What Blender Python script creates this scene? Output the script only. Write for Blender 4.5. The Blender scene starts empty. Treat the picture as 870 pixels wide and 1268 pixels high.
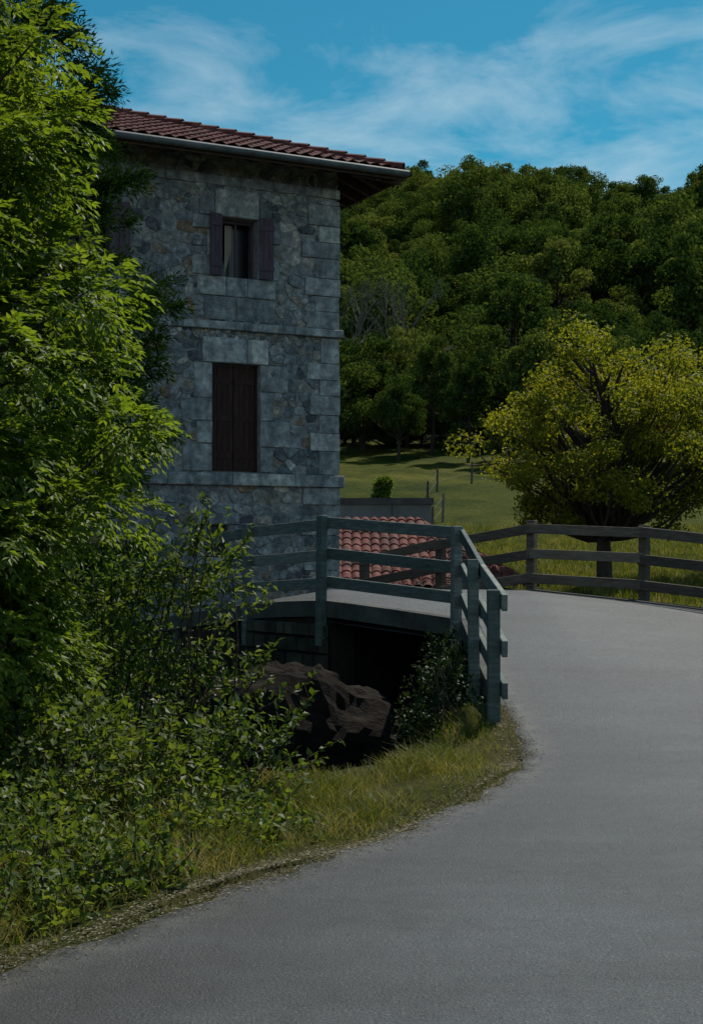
import bpy, math, random
import numpy as np
from mathutils import Vector, Matrix
random.seed(7); RNG=np.random.default_rng(7)
scene=bpy.context.scene
COL=scene.collection
def rad(a): return math.radians(a)

# ---------------------------------------------------------------- helpers
def link(o,parent=None):
    COL.objects.link(o)
    if parent is not None: o.parent=parent
    return o
def empty(name,loc=(0,0,0),rz=0,parent=None):
    e=bpy.data.objects.new(name,None); e.location=loc; e.rotation_euler=(0,0,rz)
    e.empty_display_size=0.3
    return link(e,parent)
def np_mesh(name,V,F,mats,smooth=False,midx=None):
    V=np.asarray(V,dtype=np.float32).reshape(-1,3); F=np.asarray(F,dtype=np.int32)
    me=bpy.data.meshes.new(name); k=F.shape[1]
    me.vertices.add(len(V)); me.vertices.foreach_set('co',V.ravel())
    me.loops.add(F.size); me.loops.foreach_set('vertex_index',F.ravel())
    me.polygons.add(len(F)); me.polygons.foreach_set('loop_start',np.arange(0,F.size,k,dtype=np.int32))
    me.polygons.foreach_set('loop_total',np.full(len(F),k,dtype=np.int32))
    if midx is not None: me.polygons.foreach_set('material_index',np.asarray(midx,dtype=np.int32))
    me.polygons.foreach_set('use_smooth',np.full(len(F),smooth,dtype=bool))
    for m in mats: me.materials.append(m)
    me.update(calc_edges=True)
    return me
def np_obj(name,V,F,mats,parent=None,smooth=False,midx=None):
    return link(bpy.data.objects.new(name,np_mesh(name,V,F,mats,smooth,midx)),parent)
class B:
    def __init__(s): s.v=[];s.f=[];s.m=[]
    def add(s,V,F,mi=0):
        o=len(s.v); s.v+= [tuple(p) for p in V]; s.f+=[tuple(i+o for i in f) for f in F]; s.m+=[mi]*len(F)
    def box(s,x0,x1,y0,y1,z0,z1,mi=0):
        s.add([(x0,y0,z0),(x1,y0,z0),(x1,y1,z0),(x0,y1,z0),(x0,y0,z1),(x1,y0,z1),(x1,y1,z1),(x0,y1,z1)],
         [(0,3,2,1),(4,5,6,7),(0,1,5,4),(1,2,6,5),(2,3,7,6),(3,0,4,7)],mi)
    def beam(s,a,b,w,h,mi=0,up=(0,0,1),ext=0.0):
        a=Vector(a);b=Vector(b);d=(b-a).normalized(); a=a-d*ext;b=b+d*ext
        sd=d.cross(Vector(up)).normalized(); u=sd.cross(d).normalized()
        V=[]
        for p in (a,b):
            for (i,j) in ((-1,-1),(1,-1),(1,1),(-1,1)): V.append(p+sd*(w/2*i)+u*(h/2*j))
        s.add(V,[(0,1,2,3),(7,6,5,4),(0,4,5,1),(1,5,6,2),(2,6,7,3),(3,7,4,0)],mi)
    def tube(s,pts,rads,n=6,mi=0):
        pts=[Vector(p) for p in pts]; V=[];F=[]
        for i,p in enumerate(pts):
            d=(pts[min(i+1,len(pts)-1)]-pts[max(i-1,0)]).normalized()
            a=d.cross(Vector((0.13,0.97,0.2))).normalized(); b=d.cross(a)
            for k in range(n):
                t=2*math.pi*k/n; V.append(p+(a*math.cos(t)+b*math.sin(t))*rads[i])
        for i in range(len(pts)-1):
            for k in range(n):
                k2=(k+1)%n; F.append((i*n+k,i*n+k2,(i+1)*n+k2,(i+1)*n+k))
        s.add(V,F,mi)
    def obj(s,name,mats,parent=None,smooth=False,bevel=0):
        me=bpy.data.meshes.new(name); me.from_pydata(s.v,[],s.f)
        for m in mats: me.materials.append(m)
        me.polygons.foreach_set('material_index',s.m)
        if smooth: me.polygons.foreach_set('use_smooth',[True]*len(s.f))
        me.update(); o=link(bpy.data.objects.new(name,me),parent)
        if bevel:
            md=o.modifiers.new('bevel','BEVEL'); md.width=bevel; md.segments=2; md.limit_method='ANGLE'
        return o
def unit(v): return v/np.maximum(np.linalg.norm(v,axis=-1,keepdims=True),1e-6)
def sstep(a,b,x):
    t=np.clip((x-a)/(b-a),0,1); return t*t*(3-2*t)

# ---------------------------------------------------------------- materials
class NT:
    def __init__(s,name):
        s.mat=bpy.data.materials.new(name); s.mat.use_nodes=True; s.t=s.mat.node_tree
        s.t.nodes.clear(); s.out=s.t.nodes.new('ShaderNodeOutputMaterial')
    def n(s,typ,**kw):
        nd=s.t.nodes.new(typ)
        for k,v in kw.items(): setattr(nd,k,v)
        return nd
    def l(s,a,b): s.t.links.new(a,b)
    def val(s,sock,v):
        if isinstance(v,bpy.types.NodeSocket): s.l(v,sock)
        else: sock.default_value=v
    def noise(s,scale,detail=4,rough=0.6,vec=None,dim='3D'):
        nd=s.n('ShaderNodeTexNoise'); nd.inputs['Scale'].default_value=scale; nd.inputs['Detail'].default_value=detail
        nd.inputs['Roughness'].default_value=rough
        if vec is not None: s.l(vec,nd.inputs['Vector'])
        return nd.outputs['Fac']
    def obj(s): return s.n('ShaderNodeTexCoord').outputs['Object']
    def pos(s): return s.n('ShaderNodeNewGeometry').outputs['Position']
    def mapping(s,vec,scale):
        nd=s.n('ShaderNodeMapping'); nd.inputs['Scale'].default_value=scale; s.l(vec,nd.inputs['Vector']); return nd.outputs[0]
    def ramp(s,fac,stops,interp='LINEAR'):
        nd=s.n('ShaderNodeValToRGB'); cr=nd.color_ramp; cr.interpolation=interp
        while len(cr.elements)<len(stops): cr.elements.new(0.5)
        for e,(p,c) in zip(cr.elements,stops):
            e.position=p; e.color=(c[0],c[1],c[2],1) if hasattr(c,'__len__') else (c,c,c,1)
        s.l(fac,nd.inputs[0]); return nd.outputs[0]
    def mix(s,fac,a,b,mode='MIX'):
        nd=s.n('ShaderNodeMix',data_type='RGBA',blend_type=mode)
        s.val(nd.inputs[0],fac)
        for sock,v in ((nd.inputs[6],a),(nd.inputs[7],b)):
            if isinstance(v,bpy.types.NodeSocket): s.l(v,sock)
            else: sock.default_value=(v[0],v[1],v[2],1)
        return nd.outputs[2]
    def math(s,op,a,b=0.0,clamp=False):
        nd=s.n('ShaderNodeMath',operation=op,use_clamp=clamp); s.val(nd.inputs[0],a); s.val(nd.inputs[1],b); return nd.outputs[0]
    def mr(s,v,a,b,c=0.0,d=1.0):
        nd=s.n('ShaderNodeMapRange'); s.l(v,nd.inputs[0])
        for i,q in enumerate((a,b,c,d)): nd.inputs[i+1].default_value=q
        return nd.outputs[0]
    def bump(s,h,strength=0.5,dist=0.02,nrm=None):
        nd=s.n('ShaderNodeBump'); nd.inputs['Strength'].default_value=strength; nd.inputs['Distance'].default_value=dist
        s.l(h,nd.inputs['Height'])
        if nrm is not None: s.l(nrm,nd.inputs['Normal'])
        return nd.outputs[0]
    def bsdf(s,col,rough=0.9,nrm=None,spec=0.3,metal=0.0):
        p=s.n('ShaderNodeBsdfPrincipled')
        if isinstance(col,bpy.types.NodeSocket): s.l(col,p.inputs['Base Color'])
        else: p.inputs['Base Color'].default_value=(col[0],col[1],col[2],1)
        s.val(p.inputs['Roughness'],rough); p.inputs['Specular IOR Level'].default_value=spec; p.inputs['Metallic'].default_value=metal
        if nrm is not None: s.l(nrm,p.inputs['Normal'])
        return p.outputs[0]
    def done(s,sh): s.l(sh,s.out.inputs[0]); return s.mat

def leaf_mat(name,cols,trans=0.4,tcol=1.6,rough=0.5,big=0.6,spec=0.25,objw=0.25):
    t=NT(name); g=t.n('ShaderNodeNewGeometry'); oi=t.n('ShaderNodeObjectInfo')
    isl=g.outputs['Random Per Island']
    nz=t.noise(big,2,0.5,vec=t.obj())
    f=t.math('ADD',t.math('MULTIPLY',isl,0.4),t.math('MULTIPLY',t.mr(nz,0.3,0.7),0.6-objw))
    f=t.math('ADD',f,t.math('MULTIPLY',oi.outputs['Random'],objw))
    n=len(cols); c=t.ramp(f,[(0.08+0.84*i/(n-1),c) for i,c in enumerate(cols)])
    if spec>0: p=t.bsdf(c,rough,spec=spec)
    else:
        d=t.n('ShaderNodeBsdfDiffuse'); t.l(c,d.inputs[0]); p=d.outputs[0]
    tr=t.n('ShaderNodeBsdfTranslucent'); 
    tc=t.mix(1.0,c,(tcol,tcol*0.95,tcol*0.45),'MULTIPLY'); t.l(tc,tr.inputs[0])
    m=t.n('ShaderNodeMixShader'); m.inputs[0].default_value=trans; t.l(p,m.inputs[1]); t.l(tr.outputs[0],m.inputs[2])
    return t.done(m.outputs[0])
def simple_noise_mat(name,stops,scale,rough=0.9,bscale=None,bs=0.5,bd=0.02,stretch=None,detail=6,spec=0.25,island=0.0):
    t=NT(name); v=t.obj()
    if stretch: v=t.mapping(v,stretch)
    nz=t.noise(scale,detail,0.65,vec=v)
    if island:
        g=t.n('ShaderNodeNewGeometry'); nz=t.math('ADD',t.math('MULTIPLY',nz,1-island),t.math('MULTIPLY',g.outputs['Random Per Island'],island))
    c=t.ramp(nz,stops); b=t.bump(t.noise(bscale or scale*4,6,0.7,vec=v),bs,bd)
    return t.done(t.bsdf(c,rough,b,spec))

M_bark=simple_noise_mat('bark',[(0.3,(0.02,0.016,0.011)),(0.7,(0.075,0.062,0.048))],6,stretch=(1,1,0.25),bd=0.05)
M_ash=leaf_mat('ash_leaf',[(0.04,0.074,0.008),(0.105,0.155,0.016),(0.20,0.245,0.035)],0.5,1.95,big=1.2)
M_shrub=leaf_mat('shrub_leaf',[(0.026,0.05,0.009),(0.07,0.105,0.016),(0.16,0.19,0.038)],0.45,1.9,big=1.0,spec=.25)
M_ivy=leaf_mat('ivy_leaf',[(0.010,0.022,0.008),(0.02,0.038,0.011),(0.038,0.06,0.015)],0.25,1.3,spec=.12)
M_conifer=leaf_mat('conifer_needles',[(0.010,0.028,0.008),(0.02,0.046,0.010),(0.038,0.07,0.012)],0.2,1.3,spec=0)
M_walnut=leaf_mat('walnut_leaf',[(0.06,0.082,0.008),(0.125,0.14,0.014),(0.20,0.195,0.022)],0.48,1.85,big=0.8,spec=.1)
M_forest=leaf_mat('forest_leaf',[(0.011,0.028,0.010),(0.040,0.068,0.018),(0.085,0.118,0.028),(0.17,0.185,0.05)],0.32,1.6,big=0.12,spec=0,objw=.45)
M_grass=leaf_mat('grass_blade',[(0.055,0.08,0.013),(0.12,0.13,0.024),(0.32,0.26,0.11)],0.4,1.4,big=1.9,spec=.12,objw=.1)
M_dry=leaf_mat('dry_grass',[(0.10,0.085,0.05),(0.24,0.20,0.13)],0.2,1.2)

def asphalt():
    t=NT('asphalt'); v=t.pos()
    fine=t.noise(70,3,0.85,vec=v); mid=t.noise(7,6,0.7,vec=v); big=t.noise(0.45,4,0.55,vec=v)
    c=t.ramp(fine,[(0.32,(0.009,0.011,0.014)),(0.47,(0.034,0.039,0.045)),(0.60,(0.062,0.068,0.075)),(0.74,(0.23,0.24,0.25))])
    c=t.mix(0.8,c,t.ramp(big,[(0.3,0.55),(0.7,1.2)]),'MULTIPLY')
    c=t.mix(0.6,c,t.ramp(mid,[(0.3,0.5),(0.7,1.25)]),'MULTIPLY')
    st=t.noise(1.0,6,0.65,vec=t.mapping(v,(0.35,1.6,1)))
    c=t.mix(0.8,c,t.ramp(st,[(0.35,0.55),(0.62,1.15)]),'MULTIPLY')
    at=t.n('ShaderNodeAttribute'); at.attribute_name='from_edge'
    la=t.math('ADD',at.outputs['Fac'],t.math('MULTIPLY',t.math('SUBTRACT',t.noise(.9,4,.6,vec=v),.5),1.0))
    c=t.mix(1.0,c,t.ramp(t.math('MULTIPLY',la,.1),[(0.0,0.62),(0.05,0.72),(0.12,1.0),(0.2,1.12),(0.3,0.9),(0.42,1.15),(0.6,1.05)]),'MULTIPLY')
    # dusty grit washed onto the margin
    dm=t.math('MULTIPLY',t.mr(at.outputs['Fac'],.32,.02),t.mr(t.noise(5,6,.75,vec=v),.42,.62))
    c=t.mix(t.math('MULTIPLY',dm,.55,True),c,(0.16,0.14,0.115))
    wv=t.n('ShaderNodeVectorMath',operation='ADD'); nn=t.n('ShaderNodeTexNoise'); nn.inputs['Scale'].default_value=2.2; nn.inputs['Detail'].default_value=5; t.l(v,nn.inputs['Vector'])
    t.l(v,wv.inputs[0]); t.l(nn.outputs['Color'],wv.inputs[1])
    vo=t.n('ShaderNodeTexVoronoi',feature='DISTANCE_TO_EDGE'); vo.inputs['Scale'].default_value=.45; t.l(wv.outputs[0],vo.inputs['Vector'])
    cr=t.math('MULTIPLY',t.mr(vo.outputs['Distance'],.0,.006,1,0),t.mr(t.noise(.8,2,.5,vec=v),.5,.58))
    c=t.mix(t.math('MULTIPLY',cr,.6,True),c,(0.008,0.008,0.009))
    b=t.bump(fine,1.0,0.012,t.bump(mid,0.3,0.01))
    return t.done(t.bsdf(c,t.mr(mid,0.3,0.7,0.40,0.62),b,0.5))
M_road=asphalt()
def ground_mat():
    t=NT('ground_soil_and_grass'); v=t.pos(); s=t.n('ShaderNodeSeparateXYZ'); t.l(v,s.inputs[0])
    n1=t.noise(0.25,6,0.65,vec=v); n2=t.noise(5,8,0.75,vec=v); n3=t.noise(0.07,4,0.6,vec=v)
    g=t.ramp(n2,[(0.25,(0.022,0.036,0.008)),(0.5,(0.06,0.074,0.014)),(0.75,(0.12,0.112,0.028))])
    g=t.mix(0.85,g,t.ramp(n1,[(0.38,(0.4,0.5,0.4)),(0.62,(1.25,1.1,0.95))]),'MULTIPLY')
    g=t.mix(0.8,g,t.ramp(n3,[(0.4,(0.55,0.68,0.6)),(0.6,(1.25,1.08,0.9))]),'MULTIPLY')
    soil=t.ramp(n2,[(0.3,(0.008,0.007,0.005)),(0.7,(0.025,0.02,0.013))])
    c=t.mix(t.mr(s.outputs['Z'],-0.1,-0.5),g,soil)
    near=t.math('MULTIPLY',t.mr(s.outputs['Y'],17,14),t.mr(n1,.35,.6))
    c=t.mix(t.math('MULTIPLY',near,.6,True),c,(0.055,0.042,0.025))
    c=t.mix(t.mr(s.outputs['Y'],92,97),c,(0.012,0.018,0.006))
    return t.done(t.bsdf(c,0.95,t.bump(n1,.6,.25,t.bump(n2,0.9,0.09)),0.05))
M_ground=ground_mat()
def rubble_mat():
    t=NT('rubble_stone'); g=t.n('ShaderNodeNewGeometry'); v=t.obj()
    c=t.ramp(g.outputs['Random Per Island'],[(0,(0.09,0.10,0.112)),(0.2,(0.19,0.205,0.22)),(0.38,(0.29,0.305,0.31)),(0.5,(0.125,0.145,0.16)),(0.66,(0.35,0.36,0.36)),(0.84,(0.28,0.26,0.23)),(0.93,(0.27,0.18,0.125)),(1,(0.56,0.56,0.54))])
    n=t.noise(10,10,0.75,vec=v); c=t.mix(0.85,c,t.ramp(n,[(0.32,0.28),(0.5,0.9),(0.62,1.7)]),'MULTIPLY')
    n2=t.noise(0.8,5,0.65,vec=v); c=t.mix(0.6,c,t.ramp(n2,[(0.35,(0.5,0.54,0.58)),(0.65,(1.35,1.28,1.16))]),'MULTIPLY')
    b=t.bump(t.noise(26,8,0.75,vec=v),0.9,0.03,t.bump(t.noise(7,3,0.6,vec=v),0.9,0.06))
    return t.done(t.bsdf(c,0.92,b,0.2))
M_rubble=rubble_mat()
def dressed_mat():
    t=NT('dressed_stone'); g=t.n('ShaderNodeNewGeometry'); v=t.obj()
    c=t.ramp(g.outputs['Random Per Island'],[(0,(0.19,0.205,0.215)),(0.35,(0.33,0.345,0.35)),(0.7,(0.26,0.275,0.285)),(1,(0.46,0.46,0.44))])
    n=t.noise(7,10,0.75,vec=v); c=t.mix(0.9,c,t.ramp(n,[(0.32,0.35),(0.5,0.9),(0.63,1.5)]),'MULTIPLY')
    n2=t.noise(1.5,5,0.65,vec=t.mapping(v,(2.2,2.2,0.5))); c=t.mix(0.75,c,t.ramp(n2,[(0.35,(0.4,0.43,0.46)),(0.62,(1.24,1.2,1.12))]),'MULTIPLY')
    b=t.bump(t.noise(30,8,0.75,vec=v),0.8,0.02,t.bump(t.noise(4,4,0.6,vec=v),0.8,0.06))
    return t.done(t.bsdf(c,0.9,b,0.2))
M_dressed=dressed_mat()
M_mortar=simple_noise_mat('lime_mortar',[(0.3,(0.12,0.125,0.128)),(0.7,(0.38,0.375,0.36))],5,bd=0.04,bs=.9,bscale=25)
M_concrete=simple_noise_mat('weathered_concrete',[(0.3,(0.03,0.031,0.03)),(0.7,(0.10,0.098,0.09))],3,bd=0.02)
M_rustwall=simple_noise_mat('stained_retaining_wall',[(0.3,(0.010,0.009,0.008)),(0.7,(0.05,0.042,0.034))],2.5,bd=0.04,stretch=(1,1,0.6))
M_rail=simple_noise_mat('weathered_green_wood',[(0.25,(0.038,0.052,0.052)),(0.5,(0.10,0.127,0.122)),(0.75,(0.25,0.26,0.235))],5,0.75,20,0.8,0.01,stretch=(1,1,6),island=0.3)
M_rail2=simple_noise_mat('weathered_brown_wood',[(0.25,(0.045,0.034,0.026)),(0.5,(0.10,0.078,0.06)),(0.75,(0.22,0.175,0.135))],5,0.8,20,0.8,0.01,stretch=(1,1,6),island=0.3)
M_shutter=simple_noise_mat('shutter_wood_purple_brown',[(0.3,(0.045,0.03,0.04)),(0.7,(0.11,0.078,0.10))],5,0.7,25,0.4,0.005,stretch=(6,6,0.6))
M_door=simple_noise_mat('old_dark_wood',[(0.3,(0.014,0.007,0.006)),(0.7,(0.06,0.024,0.018))],5,0.7,25,0.5,0.006,stretch=(8,8,0.6))
M_eave=simple_noise_mat('eave_wood',[(0.3,(0.03,0.02,0.014)),(0.7,(0.09,0.06,0.042))],5,0.85)
def tile_mat():
    t=NT('terracotta_tile'); v=t.obj()
    vo=t.n('ShaderNodeTexVoronoi'); vo.inputs['Scale'].default_value=3.0; t.l(v,vo.inputs['Vector'])
    sp=t.n('ShaderNodeSeparateColor'); t.l(vo.outputs['Color'],sp.inputs[0])
    c=t.ramp(sp.outputs[0],[(0,(0.075,0.022,0.020)),(0.5,(0.125,0.034,0.030)),(1,(0.18,0.065,0.056))])
    n=t.noise(8,6,0.7,vec=v); c=t.mix(0.9,c,t.ramp(n,[(0.3,0.3),(0.6,1.05)]),'MULTIPLY')
    n=t.noise(1.5,4,0.7,vec=v); c=t.mix(t.mr(n,0.5,0.72,0,0.65),c,(0.05,0.046,0.038))
    return t.done(t.bsdf(c,0.85,t.bump(n,0.4,0.01),0.2))
M_tile=tile_mat()
t=NT('zinc_gutter'); M_zinc=t.done(t.bsdf(t.ramp(t.noise(3,5,.7,vec=t.obj()),[(.3,(.05,.055,.058)),(.7,(.14,.15,.155))]),0.65,None,0.3,0.2))
t=NT('window_dark'); M_dark=t.done(t.bsdf((0.008,0.009,0.011),0.25,None,0.5))
t=NT('curtain_cloth'); M_curtain=t.done(t.bsdf((0.35,0.29,0.24),0.9,None,0.1))
t=NT('iron_bar'); M_iron=t.done(t.bsdf((0.03,0.03,0.032),0.6,None,0.4,0.5))
t=NT('stream_water'); M_water=t.done(t.bsdf((0.01,0.012,0.01),0.12,t.bump(t.noise(4,3,0.5,vec=t.pos()),0.2,0.02),0.5))
M_rock=simple_noise_mat('dark_rock',[(0.3,(0.007,0.006,0.005)),(0.7,(0.034,0.026,0.020))],2.2,0.97,8,0.9,0.08,stretch=(1,1,2),spec=.1)

# ---------------------------------------------------------------- layout data (metres)
L=[(-9,-8),(-3.2,2),(-1.35,5.45),(-.65,6.7),(-.31,7.2),(.2,8.05),(.63,8.94),(1.21,10.4),(1.38,11.7),(1.38,13.1),(1.36,15),(1.36,17.0),(.54,17.75),(-.28,18.5),(-1.4,20),(-2.5,20.85),(-3.56,21.5),(-6,20.3),(-10,18.2)]
R=[(9,-10),(9,-3),(9,2),(9,4),(9,6),(9,8),(9,10),(9,12),(8.8,13.5),(8.2,15.2),(7.2,16.8),(5.8,18.9),(4.0,20.6),(2.6,21.4),(1.3,22.4),(.1,23.4),(-1.3,24.4),(-4.4,23.2),(-9.3,20.7)]
La=np.array(L,float); Ra=np.array(R,float)
POLY=np.vstack([La,Ra[::-1]])
CH=np.array([(-30,7),(-14,9),(-7,11),(-3,13.0),(-1.3,15.0),(.2,17.2),(1.0,19.8)],float)
def pdist(x,y,pl):
    best=np.full(x.shape,1e9); sgn=np.zeros(x.shape)
    for (a,b) in zip(pl[:-1],pl[1:]):
        d=b-a; t=np.clip(((x-a[0])*d[0]+(y-a[1])*d[1])/(d@d),0,1)
        dx=x-(a[0]+t*d[0]); dy=y-(a[1]+t*d[1]); ds=np.hypot(dx,dy)
        c=np.sign(d[0]*(y-a[1])-d[1]*(x-a[0])); m=ds<best
        best=np.where(m,ds,best); sgn=np.where(m,c,sgn)
    return best,sgn
def inside(x,y,poly):
    r=np.zeros(x.shape,bool); n=len(poly)
    for i in range(n):
        x1,y1=poly[i]; x2,y2=poly[(i+1)%n]
        if y1==y2: continue
        c=((y1>y)!=(y2>y))&(x<(x2-x1)*(y-y1)/(y2-y1)+x1); r^=c
    return r
def zr(x,y):
    z=sstep(10.5,20.3,y)-.1*np.maximum(0,x-2.5)*sstep(12,18,y)-.17*np.maximum(0,-.3-x)*sstep(12,18,y)-.28*np.maximum(0,y-21.3)
    return np.maximum(z,-.3)
def meadow(x,y):
    z=np.interp(y,[0,22,30,45,60,90,100,250,275,340,600,3000],[.6,.7,.85,1.8,4.0,8.2,9.5,54,57,40,10,0])
    k=sstep(90,240,y)
    z=z+k*(x*0.055+3.0*np.sin(x*0.045+1.0))*np.exp(-np.maximum(0,y-280)/150)
    low=(1-sstep(2.2,4.6,x))*(1-sstep(32,38,y)); return z-low*2.2
def terr(x,y):
    a=zr(x,y); b=meadow(x,y); w=sstep(20.8,24,y)
    z=a*(1-w)+b*w
    z=z+0.025*np.sin(x*2.1+y*1.3)+0.02*np.sin(x*5.3-y*4.1)
    d,_=pdist(x,y,CH); dl,_=pdist(x,y,La)
    prof=-2.4+np.maximum(0,d-1.0)*0.78
    prof=prof+0.08*np.sin(x*3+1)*np.sin(y*2.7)
    k=(1-sstep(.12,1.5,dl))*(1-sstep(13.0,14.8,y)); prof=prof*(1-k)+z*k
    z=np.where(y<22.3,np.minimum(z,prof),z)
    ins=inside(x,y,POLY)
    under=(y>13.2)&(d<3.2)
    z=np.where(ins&~under,np.minimum(z,zr(x,y))-.06,z)
    z=np.where(ins&under,np.minimum(z,zr(x,y)-.6),z)
    return z

# ---------------------------------------------------------------- ground
def axis(lo,hi,fine0,fine1,st,grow=1.18):
    a=list(np.arange(fine0,fine1+1e-6,st)); s=st; v=a[-1]
    while v<hi: s*=grow; v+=s; a.append(v)
    s=st; v=a[0]; pre=[]
    while v>lo: s*=grow; v-=s; pre.append(v)
    return np.array(pre[::-1]+a)
gx=axis(-2500,2500,-9,13,.14,1.10); gy=axis(-600,3000,-1,27,.14,1.07)
X,Y=np.meshgrid(gx,gy); Z=terr(X,Y)
def gridfaces(nr,nc):
    i=np.arange(nr-1)[:,None]*nc+np.arange(nc-1)[None,:]
    i=i.ravel(); return np.stack([i,i+1,i+1+nc,i+nc],1)
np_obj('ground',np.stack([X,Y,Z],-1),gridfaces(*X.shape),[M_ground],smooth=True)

# ---------------------------------------------------------------- road
def resample(pl,sub):
    out=[]
    for a,b in zip(pl[:-1],pl[1:]):
        for k in range(sub): out.append(a+(b-a)*k/sub)
    out.append(pl[-1]); return np.array(out)
Ls=resample(La,8); Rs=resample(Ra,8)
jit=0.035*np.sin(np.arange(len(Ls))*1.7)+0.03*np.sin(np.arange(len(Ls))*0.63+1)+RNG.normal(0,.012,len(Ls))
Ls2=Ls.copy(); mk=(Ls[:,1]<12.2); Ls2[mk,0]+=jit[mk]
T=np.concatenate([[0,.006],np.linspace(.02,.98,60),[.994,1]])
P=Ls2[:,None,:]*(1-T)[None,:,None]+Rs[:,None,:]*T[None,:,None]
zz=zr(P[...,0],P[...,1]); zz[:,0]-=.07; zz[:,-1]-=.07
ro=np_obj('road',np.concatenate([P,zz[...,None]],-1),gridfaces(len(Ls),len(T)),[M_road],smooth=True)
fe,_=pdist(P[...,0],P[...,1],La)
at=ro.data.attributes.new('from_edge','FLOAT','POINT'); at.data.foreach_set('value',fe.ravel().astype(np.float32))

# ---------------------------------------------------------------- bridge
br=empty('bridge')
b=B(); cz=lambda p:float(zr(np.array(p[0]),np.array(p[1])))
def wallseg(b,p,q,top_off,bot,th,mi,off=0.0,topz=None):
    p=np.array(p,float);q=np.array(q,float); d=(q-p)/np.linalg.norm(q-p); nl=np.array([-d[1],d[0]])
    V=[]
    for e in (p,q):
        zt=cz(e)+top_off
        zb=bot if bot<-1 else cz(e)+bot
        for o in (off,off-th):
            w=e+nl*o; V+= [(w[0],w[1],zb),(w[0],w[1],zt)]
    b.add(V,[(0,1,5,4),(3,2,6,7),(1,3,7,5),(2,0,4,6),(0,2,3,1),(5,7,6,4)],mi)
fine=[tuple(v) for i,v in enumerate(Ls) if i>=9*8]
Rf=[tuple(v) for i,v in enumerate(Rs) if i>=11*8]
iopen0=2*8; iopen1=4*8
for i,(p,q) in enumerate(zip(fine[:-1],fine[1:])):
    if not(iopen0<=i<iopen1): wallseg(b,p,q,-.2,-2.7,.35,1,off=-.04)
    if i>3: wallseg(b,p,q,.02,-.19,.20,0,off=.05)
    else: wallseg(b,p,q,-.01,-.19,.10,0,off=.01)
for p,q in zip(Rf[:-1],Rf[1:]):
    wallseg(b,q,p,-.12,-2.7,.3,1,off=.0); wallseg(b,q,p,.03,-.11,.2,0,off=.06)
b.add([(1.3,17.0,-2.7),(3.1,19.0,-2.7),(3.1,19.0,.6),(1.3,17.0,.55)],[(0,1,2,3)],1)
b.add([(-.28,18.5,-2.7),(1.7,20.9,-2.7),(1.7,20.9,.7),(-.28,18.5,.6)],[(0,1,2,3)],1)
b.add([(3.1,19.0,-2.7),(1.7,20.9,-2.7),(1.7,20.9,.7),(3.1,19.0,.6)],[(0,1,2,3)],1)
b.add([(1.36,16.9,.50),(-.32,18.45,.66),(1.7,21.1,.7),(3.3,19.0,.6)],[(0,1,2,3)],0)
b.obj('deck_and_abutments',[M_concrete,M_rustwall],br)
b=B(); pa=np.array([-.30,18.44]); pb=np.array([-1.43,19.95]); dd_=(pb-pa); Lw=np.linalg.norm(dd_); dd_/=Lw; nl=np.array([-dd_[1],dd_[0]])
zt=.62; 
while zt>-1.2:
    h=random.uniform(.14,.26); u=-random.random()*.2
    while u<Lw:
        wd=random.uniform(.2,.5); u0=max(0,u); u1=min(Lw,u+wd-.015)
        if u1-u0>.05:
            zz0=zt-h+.012; o0=.0; o1=random.uniform(.04,.09); V=[]
            for (uu,oo,z_) in ((u0,o0,zz0),(u1,o0,zz0),(u1,o0,zt),(u0,o0,zt),(u0+.02,o1,zz0+.02),(u1-.02,o1,zz0+.02),(u1-.02,o1,zt-.02),(u0+.02,o1,zt-.02)):
                w_=pa+dd_*uu+nl*oo; V.append((w_[0],w_[1],z_))
            b.add(V,[(0,1,5,4),(1,2,6,5),(2,3,7,6),(3,0,4,7),(4,5,6,7)])
        u+=wd
    zt-=h
M_abut=simple_noise_mat('mossy_abutment_stone',[(0.3,(0.014,0.014,0.010)),(0.7,(0.085,0.078,0.06))],4,island=.3)
b.obj('abutment_stones',[M_abut],br)
w=np_obj('stream_water',[(-30,4,-2.15),(3,4,-2.15),(3,21,-2.15),(-30,21,-2.15)],[(0,1,2,3)],[M_water])

# ---------------------------------------------------------------- fences
def fence(name,pts,side,mats,hts=(.27,.64,1.02),post=.13,extra=.1,below=.55,ph=1.12):
    root=empty(name); bp=B(); bl=B()
    n=len(pts)
    P3=[Vector((x,y,cz((x,y)))) for x,y in pts]
    for i,p in enumerate(P3):
        a=P3[max(i-1,0)];c=P3[min(i+1,n-1)]; d=(c-a); d.z=0; d.normalize(); nn=Vector((-d.y,d.x,0))*side
        lean=Vector((random.uniform(-.02,.02),random.uniform(-.02,.02),0))
        bp.beam(p+Vector((0,0,-below)),p+Vector((0,0,ph+random.uniform(-.01,.025)))+lean,post,post,0,up=nn)
    for i in range(n-1):
        a=P3[i];c=P3[i+1]; d=(c-a); d.z=0; d.normalize(); nn=Vector((-d.y,d.x,0))*(-side)
        for k,h in enumerate(hts):
            o=nn*(post/2+.028); e=random.uniform(-.018,.018)
            bl.beam(a+o+Vector((0,0,h+e)),c+o+Vector((0,0,h+random.uniform(-.018,.018))),.052,.145,0,ext=extra if i in(0,) else .03)
    bp.obj('posts',mats[:1],root,bevel=.01); bl.obj('rails',mats[:1],root,bevel=.008)
    return root
fence('wooden_fence',[(1.24,12.45),(1.24,14.4),(1.24,17.0),(-.40,18.5),(-1.47,20.05),(-2.55,20.95),(-3.6,21.6),(-5.6,20.6),(-7.6,19.6)],1,[M_rail],post=.11,hts=(.27,.64,1.04),ph=1.15,extra=.14)
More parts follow.
